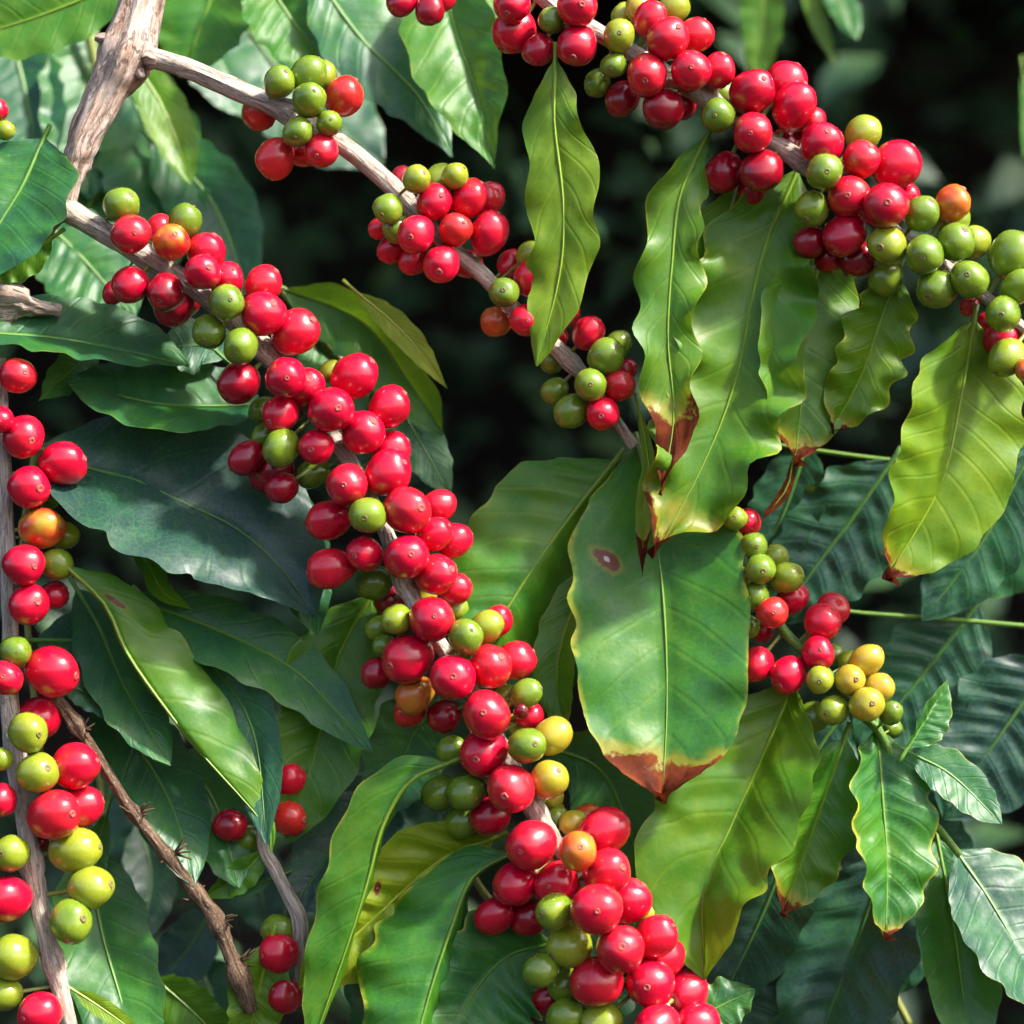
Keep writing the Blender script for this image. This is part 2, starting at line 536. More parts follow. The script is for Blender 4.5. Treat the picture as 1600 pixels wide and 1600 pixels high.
def leaf(br, mid, wA, wB, tone, p='n', dz=0, sg=1, wave=0.06, freq=4.5, ribs=0.035, curl=0.10, brown=0.0,
         margin=0.25, spots=0.12, hi=True, petiole=26, label=None, tilt=0.12, scallop=0.05, lean=None, yaw=0.0, spot=(-3, -3, 0.001)):
    """mid: photo points base->tip (x, y[, extra depth]); wA: half width to the right hand of that way, wB: to the left.
    The blade halves are equally wide and fold about the midrib so that they show wA and wB."""
    q = [Vector((m[0], m[1], dz + (m[2] if len(m) > 2 else 0))) for m in mid]
    nu, nv = (60, 9) if hi else (30, 6)
    C = [at(*v) for v in catmull(q, nu + 1)]
    k = scl(dz)
    W = max(wA, wB) * k
    cA, cB = max(wA * k / W, 0.12), max(wB * k / W, 0.12)
    if lean is None:
        lean = 0.75 - 0.75 * min(1, tone / 0.6)
    ribs = ribs * 0.95
    zmid = sum(c.z for c in C) / len(C)
    xmid = sum(c.x for c in C) / len(C)
    for c in C:
        c.y += lean * (c.z - zmid) + yaw * (c.x - xmid)
    rnd = random.random() * 50
    phA, phB = random.random() * 6.28, random.random() * 6.28
    base = C[0].copy()
    nribs = random.uniform(7.5, 10)
    veins = []
    verts, uvs, faces = [], [], []
    row = 2 * nv + 1
    F = Vector((0, -1, 0))
    ribpts = []
    for i, c in enumerate(C):
        u = i / nu
        T = (C[min(i + 1, nu)] - C[max(i - 1, 0)]).normalized()
        nA = T.cross(F)
        if nA.length < 1e-4:
            nA = Vector((1, 0, 0))
        nA.normalize()
        N = nA.cross(T).normalized()
        if N.dot(F) < 0:
            N = -N
        w = prof(p, u)
        for j in range(-nv, nv + 1):
            side = 1 if j > 0 else -1
            v = abs(j) / nv
            cs = cA if j > 0 else cB
            ph = phA if j > 0 else phB
            sn = math.sqrt(max(0, 1 - cs * cs)) * sg
            sn += tilt * sg * (1 if cs > .9 else 0)
            nl = nA * side
            nl = nl + Vector((0, lean * nl.z + yaw * nl.x, 0))
            dirv = nl * cs + N * sn
            bn = (N * cs - nA * side * sn).normalized()
            ww = W * w * (1 + scallop * math.sin(2 * math.pi * freq * 1.27 * u + ph * 1.7 + 2.5 * noise.noise(Vector((u * 4, rnd + 3, side)))) * min(1, 5 * u * (1 - u)))
            ww *= 1 + 0.05 * noise.noise(Vector((u * 6 + rnd, side * 3.0, 0))) + 0.02 * noise.noise(Vector((u * 24 + rnd, side * 3.0, 0)))
            dm = min(1, max(0.0, (u - (1 - brown * 1.25)) / (brown * 1.25))) if brown > 0 else 0.0
            ww *= 1 - 0.30 * dm * (0.5 + noise.noise(Vector((u * 40 + rnd, side * 5.0, 8))))
            pos = c + dirv * (ww * v)
            e = -curl * v * v * W * w
            e += dm * W * (0.30 * v * v + 0.22 * noise.noise(Vector((u * 16 + rnd, v * side * 3, 11))))
            wv = math.sin(2 * math.pi * freq * u + ph + 2.2 * noise.noise(Vector((u * 5, rnd, side * 4.0))))
            wv = wv * (0.55 + 0.9 * abs(noise.noise(Vector((u * 3.1, rnd + 9, side * 4.0))))) + 0.9 * noise.noise(Vector((u * 11, rnd + 5, side * 6.0)))
            e += wave * W * (v ** 1.8) * min(1, w * 1.6) * wv
            pr = u * nribs + 0.5 * noise.noise(Vector((u * 3.7, rnd, 2.3))) + 0.5 * v * noise.noise(Vector((u * 3.7, rnd, 7.1 * side))) - v * 1.15 - v * v * 0.35
            veins.append((pr, v))
            fr = abs((pr % 1.0) - 0.5) * 2          # 1 on the vein, 0 between
            e += ribs * W * (0.6 - fr ** 1.6) * min(1, v * 5) * (1 - v ** 3) * min(1, w * 1.5)
            e += 0.07 * W * noise.noise(Vector((u * 4 + rnd, v * side * 1.5, 2))) * min(1, u * 6)
            e += 0.018 * W * noise.noise(Vector((u * 13 + rnd, v * side * 5, 4)))
            pos = pos + bn * e
            verts.append(pos - base)
            uvs.append((u, 0.5 + 0.5 * j / nv))
        ribpts.append(c + N * 0.0)
    for i in range(nu):
        for j in range(row - 1):
            a = i * row + j
            faces.append((a, a + 1, a + row + 1, a + row))
    me = mesh('leaf', verts, faces, uvs, vein=veins)
    o = link('leaf', me, Matrix.Translation(base), br.root, M_LEAF)
    tn = min(max(tone + random.uniform(-.03, .03), 0), 1)
    o['tone'], o['brown'], o['margin'], o['seed'], o['spots'] = tn, float(brown), float(margin), rnd, float(spots)
    o['spot_u'], o['spot_v'], o['spot_r'] = float(spot[0]), float(spot[1]), float(spot[2])
    if label:
        o['label'] = label
    # midrib running on into the petiole
    T0 = (C[1] - C[0]).normalized()
    pts = [C[0] - T0 * (petiole * k), C[0] - T0 * (petiole * k * .5)] + C[:: (3 if hi else 5)][:-1]
    r0 = min(4.2, 0.045 * max(wA, wB) + 1.6) * k
    rad = [r0 * 1.15, r0 * 1.05] + [r0 * (1 - 0.78 * t / (len(pts) - 2)) for t in range(len(pts) - 2)]
    mm = tube_mesh('midrib', pts, rad, 7, 0, 0, base)
    mo = link('midrib', mm, Matrix.Translation(base), o, M_RIB)
    mo['tone'] = tn
    return o


# ------------------------------------------------------------------ cherries
def make_cherry_mesh(i):
    seg, rng = 22, 14
    verts, faces = [], []
    for r in range(1, rng):
        th = math.pi * r / rng
        for s in range(seg):
            ph = 2 * math.pi * s / seg
            x, y, z = math.sin(th) * math.cos(ph), math.sin(th) * math.sin(ph), math.cos(th)
            q = Vector((x, y, z))
            f = 1 + 0.075 * noise.noise(q * 1.2 + Vector((i * 7.1, 0, 0)))
            f *= 1 - 0.018 * math.exp(-(x / 0.16) ** 2) * (1 - abs(z))     # faint seam between the two seeds
            zz = z * f
            if z > 0:
                zz -= 0.055 * math.exp(-(th / 0.30) ** 2)                # dimple round the calyx
            verts.append((x * f * (1 + 0.03 * (i % 3 - 1)), y * f, zz))
    top, bot = len(verts), len(verts) + 1
    verts += [(0, 0, 0.942), (0, 0, -1.0)]
    for r in range(rng - 2):
        for s in range(seg):
            a, b = r * seg + s, r * seg + (s + 1) % seg
            faces.append((a, a + seg, b + seg, b))
    for s in range(seg):
        faces.append((top, s, (s + 1) % seg))
        a = (rng - 2) * seg
        faces.append((bot, a + (s + 1) % seg, a + s))
    me = mesh('cherry', verts, faces)
    me.materials.append(M_CHERRY)
    return me


def revolve(name, profile, seg, mat):
    verts, faces = [], []
    for (r, z) in profile:
        for s in range(seg):
            ph = 2 * math.pi * s / seg
            verts.append((r * math.cos(ph), r * math.sin(ph), z))
    for k in range(len(profile) - 1):
        for s in range(seg):
            a, b = k * seg + s, k * seg + (s + 1) % seg
            faces.append((a, a + seg, b + seg, b))
    me = mesh(name, verts, faces)
    me.materials.append(mat)
    return me


CHERRY = [make_cherry_mesh(i) for i in range(5)]
CALYX = [revolve('calyx', [(0.004, 0.955), (0.06, 0.957), (0.085, 0.978), (0.12, 0.982), (0.16, 0.955), (0.18, 0.92)], 9, M_CALYX) for _ in range(4)]
for q, me in enumerate(CALYX):
    for vt in me.vertices:
        f = 1 + 0.30 * noise.noise(Vector((vt.co.x * 9 + q * 5, vt.co.y * 9, q)))
        vt.co.x, vt.co.y, vt.co.z = vt.co.x * f, vt.co.y * f, vt.co.z + 0.03 * noise.noise(Vector((vt.co.x * 14, vt.co.y * 14, q * 3)))

STALK = revolve('stalk', [(0.20, 0.06), (0.13, 0.0), (0.11, -0.5), (0.14, -1.0)], 6, M_STALK)

CODE = {'r': (.83, .09), 'd': (.90, .08), 'R': (.76, .08), 'o': (.60, .45), 'h': (.60, 1.1), 'y': (.36, .14), 'l': (.22, .10), 'g': (.13, .10), 'k': (1.0, .02)}


def cherries(br, text, rc=72):
    items = []
    for tok in text.split():
        x, y, d, c = tok.split(',')
        lay = c.count('b') - c.count('f')
        items.append([float(x), float(y), float(d) * 1.11, c[0], lay, 0.0, None])
    for it in items:
        n = br.near(it[0], it[1])
        rho = math.hypot(it[0] - n[0], it[1] - n[1])
        depth = math.sqrt(max(rc * rc - rho * rho, 22 ** 2))
        it[5] = n[2] + (-depth * 0.85 + 22 * it[4] if it[4] <= 0 else depth * (0.15 + 0.45 * it[4])) + random.uniform(-4, 4)
        it[6] = n
    for _ in range(120):
        for i in range(len(items)):
            for j in range(i):
                a, b = items[i], items[j]
                r = (a[2] + b[2]) / 2 * 0.90
                dd = (a[0] - b[0]) ** 2 + (a[1] - b[1]) ** 2
                if dd < r * r:
                    need = math.sqrt(r * r - dd)
                    gap = a[5] - b[5]
                    if abs(gap) < need:
                        s = (need - abs(gap)) * 0.5
                        sg = 1 if (a[4] > b[4] or (a[4] == b[4] and gap >= 0)) else -1
                        a[5] += sg * s * 0.5
                        b[5] -= sg * s * 0.5
    for x, y, d, c, lay, dz, n in items:
        dz = max(min(dz, n[2] + 150), n[2] - 140)
        pos = at(x, y, dz)
        k = scl(dz)
        att = at(*n)
        ax = pos - att
        ax += Vector((random.uniform(-.3, .3), random.uniform(-.25, .1), random.uniform(-.3, .3))) * d * k * .6
        ax.normalize()
        r = d / 2 * k
        rip, var = CODE[c]
        if c in 'rdg' and random.random() < .16:
            var += .22
        el = random.uniform(1.00, 1.16)
        M = Matrix.Translation(pos) @ ax.to_track_quat('Z', 'Y').to_matrix().to_4x4() @ Matrix.Rotation(random.random() * 6.28, 4, 'Z')
        M = M @ Matrix.Diagonal((r * random.uniform(.92, 1.02), r * random.uniform(.90, .98), r * el, 1))
        o = link('cherry', random.choice(CHERRY), M, br.root)
        o['ripe'], o['var'], o['seed'] = rip + random.uniform(-.03, .03), var, random.random() * 60
        cz = random.uniform(.65, 1.25)
        cx = link('calyx', random.choice(CALYX), M @ Matrix.Diagonal((cz, cz, 1, 1)), o)
        cx['ripe'] = o['ripe']
        L = max(((pos - att).length / r - 1.0) / el, 0.15)
        link('stalk', STALK, M @ Matrix.Translation((0, 0, -0.97)) @ Matrix.Diagonal((1, 1, L, 1)), o)


# ------------------------------------------------------------------ the setting
def ground_sheet():
    n = 60
    verts, faces = [], []
    for i in range(n + 1):
        for j in range(n + 1):
            a, b = (i / n * 2 - 1), (j / n * 2 - 1)
            x, y = 60 * a * abs(a) ** 1.6, 60 * b * abs(b) ** 1.6
            z = 0.05 * noise.noise(Vector((x * 1.3, y * 1.3, 0)))
            verts.append((x, y, z))
    for i in range(n):
        for j in range(n):
            a = i * (n + 1) + j
            faces.append((a, a + n + 1, a + n + 2, a + 1))
    o = link('ground', mesh('ground', verts, faces), Matrix(), None, M_SOIL)
    o['kind'] = 'structure'
    return o


def backing_bank():
    """steep dark earth bank added behind the thicket to stop light leaking through"""
    n, m = 70, 36
    verts, faces = [], []
    for i in range(n + 1):
        x = -6 + 12 * i / n
        for j in range(m + 1):
            f = j / m
            z = -0.05 + 3.6 * f
            y = 2.35 + 0.55 * f + 0.16 * noise.noise(Vector((x * 1.1, z * 1.4, 3))) + 0.05 * noise.noise(Vector((x * 5, z * 5, 1)))
            verts.append((x, y, z))
    top = len(verts)
    for i in range(n + 1):
        x = -6 + 12 * i / n
        verts.append((x, 14.0, 4.4))
    for i in range(n):
        for j in range(m):
            a = i * (m + 1) + j
            faces.append((a, a + m + 1, a + m + 2, a + 1))
        faces.append((i * (m + 1) + m, (i + 1) * (m + 1) + m, top + i + 1, top + i))
    o = link('added_bank', mesh('added_bank', verts, faces), Matrix(), None, M_SOIL)
    o['kind'] = 'structure'
    return o


def leaf_mass(name, label, cat, count, place, size, mat):
    verts, faces = [], []
    for _ in range(count):
        c, up = place()
        L = size * random.uniform(.6, 1.4)
        w = L * random.uniform(.22, .34)
        ax = (Vector((random.gauss(0, 1), random.gauss(0, 1), random.gauss(0, .7) - .5))).normalized()
        sd = ax.cross(up + Vector((random.gauss(0, .5), random.gauss(0, .5), random.gauss(0, .5))))
        if sd.length < 1e-3:
            continue
        sd.normalize()
        nn = sd.cross(ax).normalized()
        b = len(verts)
        for (u, v, h) in ((0, 0, 0), (.35, 1, .10), (.4, 0, .0), (.35, -1, .10), (.72, .72, .06), (.75, 0, -.03), (.72, -.72, .06), (1, 0, -.16)):
            verts.append(c + ax * (L * u) + sd * (w * v) + nn * (L * h))
        faces += [(b, b + 2, b + 1), (b, b + 3, b + 2), (b + 1, b + 2, b + 5, b + 4), (b + 2, b + 3, b + 6, b + 5), (b + 4, b + 5, b + 7), (b + 5, b + 6, b + 7)]
    o = link(name, mesh(name, verts, faces), Matrix(), None, mat)
    o['kind'] = 'stuff'
    o['label'] = label
    o['category'] = cat
    return o


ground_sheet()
backing_bank()


def thicket_place():
    while True:
        x, z = random.uniform(-1.5, 1.5), random.uniform(0.1, 2.6)
        if noise.noise(Vector((x * 3.0 + 4, z * 3.0, 7))) + 0.75 * max(0, min(1, (x + .1) * 2)) * (1 if z > 1.2 else .6) + (0.5 if z < 1.35 else 0) > random.uniform(-.25, .6):
            break
    y = 2.25 - abs(random.gauss(0, .20)) + 0.18 * (z - 1.2)
    return Vector((x, max(y, 1.55), z)), Vector((0, -1, 1.0))


leaf_mass('undergrowth', 'dark small-leaved undergrowth covering the added bank behind the branches', 'undergrowth', 9000, thicket_place, 0.045, M_THICKET)


def near_place():
    while True:
        x, z = random.uniform(-.7, .9), random.uniform(0.9, 1.95)
        lit = 0.45 if (x > 0.08 and z > 1.38) else (0.15 if (x < -0.1 and z < 1.35) else -0.25)
        if noise.noise(Vector((x * 6.0 + 4, z * 6.0, 1))) + lit > random.uniform(0, .55):
            return Vector((x, random.uniform(1.52, 1.9), z)), Vector((0.3, -0.8, 1.0))


leaf_mass('shrub_foliage', 'dim blurred small leaves of the shrub in front of the added bank', 'foliage', 1500, near_place, 0.040, M_THICKET)


def added_canopy_place():  # leaves above the frame, added to keep sun and sky off the background
    while True:
        p = Vector((random.uniform(-2.6, 3.2), random.uniform(1.38, 3.2), random.uniform(2.02, 2.75)))
        if p.x < 0.45 or p.x > 1.6 or noise.noise(Vector((p.x * 3.5, p.y * 3.5, 2))) < 0.0:  # thinned on one side so dappled light gets through
            return p, Vector((0, 0, 1))



leaf_mass('added_canopy', 'unseen leaf mass added above the frame to shade the background', 'added_canopy', 9000, added_canopy_place, 0.17, M_THICKET)

# ------------------------------------------------------------------ the coffee branches
# thick woody stem, upper left
W0 = Branch('woody_stem', 'thick grey-brown woody stem with a knobbly node in the upper left corner', 'stem',
            [(245, -90, 40, 36), (222, 0, 30, 35), (198, 84, 20, 33), (160, 160, 15, 28), (128, 228, 10, 23), (113, 285, 8, 13), (106, 330, 6, 10)],
            M_BARK, 0.24, nodes=[(196, 88, 0.35), (120, 240, .12)])
for (x, y, x2, y2, r) in ((172, 66, 148, 58, 8), (228, 92, 246, 96, 15), (180, 110, 168, 120, 7), (214, 112, 222, 122, 9)):
    p = [at(x, y, 2), at((x + x2) / 2, (y + y2) / 2 - 2, -2), at(x2, y2, -4)]
    link('knob', tube_mesh('knob', p, [r * S, r * S * 1.05, r * S * .6], 9, .3, x), Matrix.Translation(p[0]), W0.root, M_BARK)

A = Branch('fruiting_branch', 'long diagonal coffee branch crowded with red cherries, from upper left to bottom centre', 'branch',
           [(72, 372, 30, 9), (80, 350, 18, 11), (104, 330, 4, 15), (150, 356, 0, 17), (235, 405, 0, 16), (320, 462, 0, 16), (415, 550, 0, 16), (470, 622, 0, 12), (540, 712, -5, 13),
            (592, 805, -10, 12), (632, 908, -15, 15), (672, 985, -20, 12), (735, 1075, -25, 12), (792, 1180, -30, 12), (835, 1262, -35, 15), (900, 1370, -40, 12),
            (965, 1475, -45, 15), (1040, 1590, -50, 15), (1080, 1660, -55, 15)], M_TWIG, 0.13,
           group='coffee branches carrying cherries', nodes=[(104, 330, .3), (225, 398, .25), (415, 550, .25), (632, 908, .2), (835, 1262, .2)])
cherries(A, '''190,320,54,g 204,366,60,r 268,378,56,h 289,346,50,g 250,358,42,rb 322,395,62,r 317,425,52,r 354,437,52,r 411,445,58,r 410,490,66,r 462,520,66,r
354,472,54,gf 327,518,52,g 376,541,54,gf 204,445,56,d 178,457,36,rb 258,457,56,d 272,480,54,db 292,470,46,db
373,599,64,d 447,590,62,r 479,604,58,r 439,646,58,r 439,700,54,gf 494,699,54,r 385,716,50,db 425,736,64,db 440,762,46,db 489,739,46,gb 410,640,38,gb 413,682,40,gb
554,588,66,r 608,636,62,r 518,640,68,r 568,676,64,r 606,739,70,r 611,703,54,r 518,580,34,lb 543,757,64,r 513,813,62,r 516,888,64,r 574,805,54,gf
636,797,70,r 686,790,48,rb 678,834,52,r 710,845,54,rb 635,871,68,r 570,866,54,r 682,898,60,r 712,920,46,rb 584,911,52,gb 610,937,50,dbb
675,968,70,r 620,968,48,l 592,982,40,gb 600,1008,34,gb 666,933,32,yb 712,950,38,lb 728,994,52,gf 760,980,50,l 778,970,46,rb 637,1029,72,r 588,1052,48,db
708,1058,68,r 766,1042,64,r 805,1032,60,r 648,1086,56,ob 640,1112,46,Rbb 694,1120,48,db 790,1086,36,lb 822,1084,44,g
760,1116,74,r 756,1176,70,r 798,1232,74,r 828,1118,40,rb 814,1112,22,k 706,1172,46,gb 824,1165,56,gf 864,1150,58,y 858,1218,58,y 728,1238,54,g 688,1240,52,gb 803,1132,32,lb
860,1244,42,yb 766,1276,56,db 722,1283,52,gbb 830,1320,75,r 903,1330,60,o 943,1300,72,r 871,1279,38,gb 896,1286,38,yb 868,1270,32,obb 917,1276,40,obb
805,1382,66,r 871,1381,66,r 948,1362,72,r 981,1408,70,r 933,1421,76,r 867,1424,56,gf 773,1431,56,db 827,1435,54,db 1009,1426,40,yb
889,1477,66,lf 969,1483,74,r 1023,1465,66,r 1036,1495,66,rb 844,1516,54,gf 884,1539,52,g 933,1534,74,r 1016,1536,76,r 1072,1550,66,rb 854,1563,46,db
884,1590,56,g 940,1598,60,l 1026,1604,70,r 1090,1600,62,rb 985,1640,60,r 1060,1650,60,r''', 70)

B = Branch('fruiting_branch', 'upper coffee branch with spaced cherry clusters sloping down from the stem node to centre', 'branch',
           [(214, 86, 12, 18), (235, 90, 8, 16), (300, 110, 10, 16), (380, 145, 12, 16), (455, 178, 15, 16), (540, 230, 18, 15), (600, 280, 20, 15), (650, 330, 22, 14), (700, 385, 24, 13),
            (755, 430, 26, 13), (800, 480, 28, 12), (850, 525, 28, 13), (892, 566, 28, 12), (935, 612, 28, 8), (965, 660, 28, 8), (992, 698, 26, 9)], M_TWIG, 0.10,
           group='coffee branches carrying cherries', nodes=[(455, 178, .3), (650, 330, .2), (892, 566, .3)])
cherries(B, '''436,129,46,g 483,117,52,g 504,118,44,lb 483,156,50,gf 538,150,58,R 466,206,46,g 514,193,40,g 405,178,50,Rb 430,248,58,R 502,235,52,r 478,236,46,Rb
651,280,42,l 687,281,46,l 711,275,40,l 628,275,32,rb 678,316,56,r 733,310,56,r 763,310,50,rb 606,326,46,g 620,358,44,g 593,356,32,rb 650,366,58,r 712,359,50,R 765,364,60,r
611,390,40,rb 645,408,40,rb 690,412,58,r 729,412,46,rb 797,412,40,rb 827,397,38,l 830,435,52,r 788,457,46,g 822,500,48,r 775,503,48,ob 884,489,42,rb 870,526,36,rb
920,520,50,r 966,538,42,lb 947,557,54,g 967,603,46,R 979,577,32,rb 923,601,50,g 942,646,52,r 893,643,50,g 866,611,42,gb 862,566,36,gb''', 62)

C = Branch('fruiting_branch', 'coffee branch in the upper right, red cherries giving way to green ones at right edge', 'branch',
           [(770, -70, 10, 13), (850, -2, 5, 13), (892, 32, 0, 14), (932, 50, 0, 14), (985, 82, 0, 14), (1060, 128, 0, 14), (1110, 158, 0, 14), (1180, 206, -5, 14), (1252, 252, -8, 14),
            (1330, 312, -10, 13), (1400, 366, -12, 12), (1455, 402, -12, 11), (1515, 444, -12, 10), (1565, 485, -12, 9), (1640, 545, -12, 9)], M_TWIG, 0.12,
           group='coffee branches carrying cherries', nodes=[(910, 40, .2), (1105, 155, .3), (1252, 252, .3)])
cherries(C, '''800,6,56,r 803,49,64,r 842,78,48,d 862,32,42,g 902,71,64,d 901,10,62,r 967,56,50,l 975,24,38,lb 997,13,38,yb 959,102,38,g 933,130,40,gb
1016,30,50,r 1043,61,64,r 1053,12,48,lb 1089,54,50,r 1011,118,62,r 1080,111,60,r 1122,111,50,r 972,155,50,db 1036,169,62,d 1066,165,42,db
1129,145,38,gb 1122,180,52,g 1175,143,64,r 1229,127,60,rb 1241,165,66,r 1176,207,62,r 1230,226,52,db 1269,190,42,rb 1284,224,64,r 1349,209,52,lb
1131,270,58,db 1190,267,62,d 1175,297,42,dbb 1288,268,54,gf 1345,250,56,r 1401,258,68,r 1327,307,62,r 1384,321,68,r 1418,307,38,rb 1269,326,54,g
1320,366,62,d 1266,378,48,db 1296,402,46,dbb 1340,405,52,db 1440,334,54,g 1489,318,54,o 1490,342,46,lb 1386,382,58,l 1445,398,58,gf 1494,378,56,g 1522,378,48,lb
1384,435,52,gb 1462,452,60,g 1515,437,58,g 1580,397,66,g 1592,449,52,g 1567,491,54,g 1515,479,30,Rb 1566,530,58,rb 1573,559,54,l 1604,577,36,o 1545,505,36,rb''', 66)

Dn = Branch('fruiting_branch', 'pale vertical coffee branch along the left edge with large red and green cherries', 'branch',
            [(-2, 560, 10, 11), (2, 640, 8, 11), (6, 740, 5, 12), (12, 860, 0, 12), (16, 980, -5, 13), (14, 1080, -10, 14), (26, 1200, -15, 15), (42, 1300, -20, 15), (62, 1420, -25, 15), (90, 1530, -30, 14), (115, 1640, -35, 14)],
            M_TWIG, 0.13, group='coffee branches carrying cherries', nodes=[(14, 870, .25), (20, 1175, .2), (52, 1350, .4), (82, 1505, .4)])
cherries(Dn, '''28,587,56,r 0,655,42,r 37,683,62,r 98,724,66,r 45,761,62,r 77,780,30,gb 66,825,64,h 101,837,40,lb 37,883,60,r 88,881,48,g 45,945,62,r 84,930,40,rb
24,1018,50,g 8,1060,52,r 81,1049,76,r 44,1144,60,l 60,1122,66,rb 59,1208,60,l 3,1186,34,l 118,1197,68,r 127,1259,62,rb 84,1273,74,r 0,1250,52,r 61,1318,32,db
17,1333,56,l 118,1328,68,l 142,1387,64,l 111,1440,64,g 10,1404,70,r 20,1495,68,l 7,1553,52,l 62,1584,66,r''', 66)

E = Branch('bare_twig', 'thin dark bare twig with spiky old flower stubs, lower left', 'twig',
           [(70, 1070, 20, 10), (115, 1127, 15, 10), (160, 1195, 10, 8.5), (205, 1265, 5, 8.5), (253, 1326, 0, 9), (304, 1391, 0, 9.5), (334, 1431, 0, 12), (358, 1485, 0, 11), (377, 1535, 0, 14), (392, 1580, 5, 11)],
           M_DEAD, 0.2, nodes=[(120, 1135, .5), (212, 1270, .5), (262, 1335, .5), (306, 1393, .4), (345, 1440, .5), (372, 1522, .5)])
for (x, y, dz) in ((125, 1142, 14), (214, 1272, 5), (272, 1334, 0), (345, 1438, 0), (372, 1502, 0), (300, 1405, 0)):
    for i in range(7):
        a = random.uniform(-1.0, .9) if i < 5 else random.uniform(2.3, 3.6)
        L = random.uniform(14, 30)
        b = at(x, y, dz)
        m = at(x + math.cos(a) * L * .55, y + math.sin(a) * L * .55 - 2, dz - random.uniform(-8, 14))
        e = at(x + math.cos(a) * L, y + math.sin(a) * L - random.uniform(0, 8), dz - random.uniform(-12, 24))
        link('spike', tube_mesh('spike', [b, m, e], [2.6 * S, 2.0 * S, 1.3 * S], 5), Matrix.Translation(b), E.root, M_DEAD)

Fb = Branch('fruiting_branch', 'short broken twig with a few red cherries half hidden by leaves, lower left of centre', 'branch',
            [(405, 1240, 70, 8), (412, 1320, 60, 9), (428, 1355, 50, 10), (450, 1400, 45, 11), (468, 1438, 40, 12), (470, 1500, 45, 10), (472, 1570, 50, 9)], M_TWIG, 0.2,
            group='coffee branches carrying cherries')
cherries(Fb, '450,1217,52,r 450,1278,54,R 359,1290,50,db 388,1313,42,gb 435,1490,60,r 435,1453,48,gb 445,1556,54,d 570,1485,36,Rb', 40)

G = Branch('fruiting_branch', 'small coffee shoot at right with green, red and yellow cherries and hanging leaves', 'branch',
           [(1130, 770, 70, 6), (1160, 830, 60, 7), (1190, 915, 50, 7), (1225, 985, 42, 8), (1285, 1045, 36, 9), (1340, 1110, 30, 8), (1378, 1150, 30, 7), (1404, 1220, 36, 6), (1432, 1268, 34, 6), (1464, 1292, 26, 6), (1500, 1337, 20, 6)], M_FRESH, 0.08,
           group='coffee branches carrying cherries')
cherries(G, '''1165,817,46,r 1148,810,36,l 1178,852,40,g 1210,871,40,lb 1188,889,46,g 1230,903,48,l 1158,902,30,yb 1180,933,42,g 1239,935,48,rb 1207,957,48,R 1301,952,48,rb 1285,972,54,r
1167,980,38,gb 1190,985,38,db 1181,1038,54,r 1232,1054,56,r 1278,1021,50,r 1301,1023,34,gb 1281,1062,42,l 1354,1032,48,y 1328,1034,36,lb 1328,1063,48,y 1374,1075,44,y
1354,1101,54,y 1301,1110,46,l 1270,1121,46,gb 1392,1114,36,g 1395,1139,30,gb''', 56)

Hn = Branch('fruiting_branch', 'dark red cherries hanging into the picture at the top edge', 'branch',
            [(560, -90, 30, 9), (640, -40, 20, 9), (720, -70, 20, 8)], M_TWIG, 0.12, group='coffee branches carrying cherries')
cherries(Hn, '628,2,46,d 672,15,46,d 690,-8,44,rb 655,-10,44,rb', 40)

Ln = Branch('fruiting_branch', 'single red and green cherries peeking in at the left edge near the top', 'branch',
            [(-90, 120, 60, 9), (-50, 190, 55, 9), (-60, 280, 55, 9)], M_TWIG, 0.12, group='coffee branches carrying cherries')
cherries(Ln, '-8,172,38,r 8,204,30,l', 40)

K = Branch('broken_twig', 'knobbly dried brown twig stub at the left edge', 'twig',
           [(-60, 462, 25, 14), (-15, 468, 20, 22), (8, 470, 16, 29), (30, 472, 16, 25), (46, 477, 18, 14), (70, 482, 20, 11), (95, 488, 26, 9)], M_BARK, 0.55)

# ------------------------------------------------------------------ leaves on those branches
# hanging leaves of the upper right branch
leaf(C, [(868, 92), (866, 190), (880, 320), (874, 430), (838, 572)], 52, 50, .66, 'w', -45, wave=.16, scallop=.12, margin=.5, curl=.2, freq=3.5, label='yellow-green leaf hanging alone with a twisted tip')
leaf(C, [(1108, 208), (1064, 300), (1050, 410), (1043, 530), (1052, 650), (1032, 775)], 50, 44, .56, 'w', -42, wave=.38, scallop=.16, brown=.19, margin=.8, yaw=.25, label='wavy leaf with dead brown tip')
leaf(C, [(1250, 262), (1192, 400), (1150, 590), (1095, 730), (1016, 872)], 108, 92, .55, 'w', -8, wave=.32, scallop=.09, freq=6.0, brown=.10, margin=.9, spots=.8, yaw=.25, label='large mottled leaf with wavy yellow margin and scorched tip')
leaf(C, [(1150, 292), (1122, 420), (1095, 560), (1070, 720)], 72, 80, .50, 'w', 22, wave=.08, margin=.4)
leaf(C, [(1292, 372), (1262, 490), (1252, 610), (1238, 730)], 72, 92, .48, 'w', 34, wave=.06, yaw=.2, brown=.10, margin=.5)
leaf(C, [(1240, 715), (1228, 765), (1190, 812)], 9, 9, .6, 's', -2, brown=.97, hi=False, petiole=6, label='curled dead brown leaf tip')
leaf(C, [(1402, 428), (1370, 520), (1340, 600), (1296, 676)], 50, 58, .62, 'w', 26, wave=.16, scallop=.14, brown=.07, margin=1.0, label='ragged leaf with yellow bitten tip')
leaf(C, [(1524, 500), (1502, 620), (1468, 760), (1380, 906)], 82, 112, .66, 'w', -4, wave=.08, scallop=.05, brown=.05, margin=.6, ribs=.012, yaw=.25, label='broad yellow-green leaf with small brown tip')
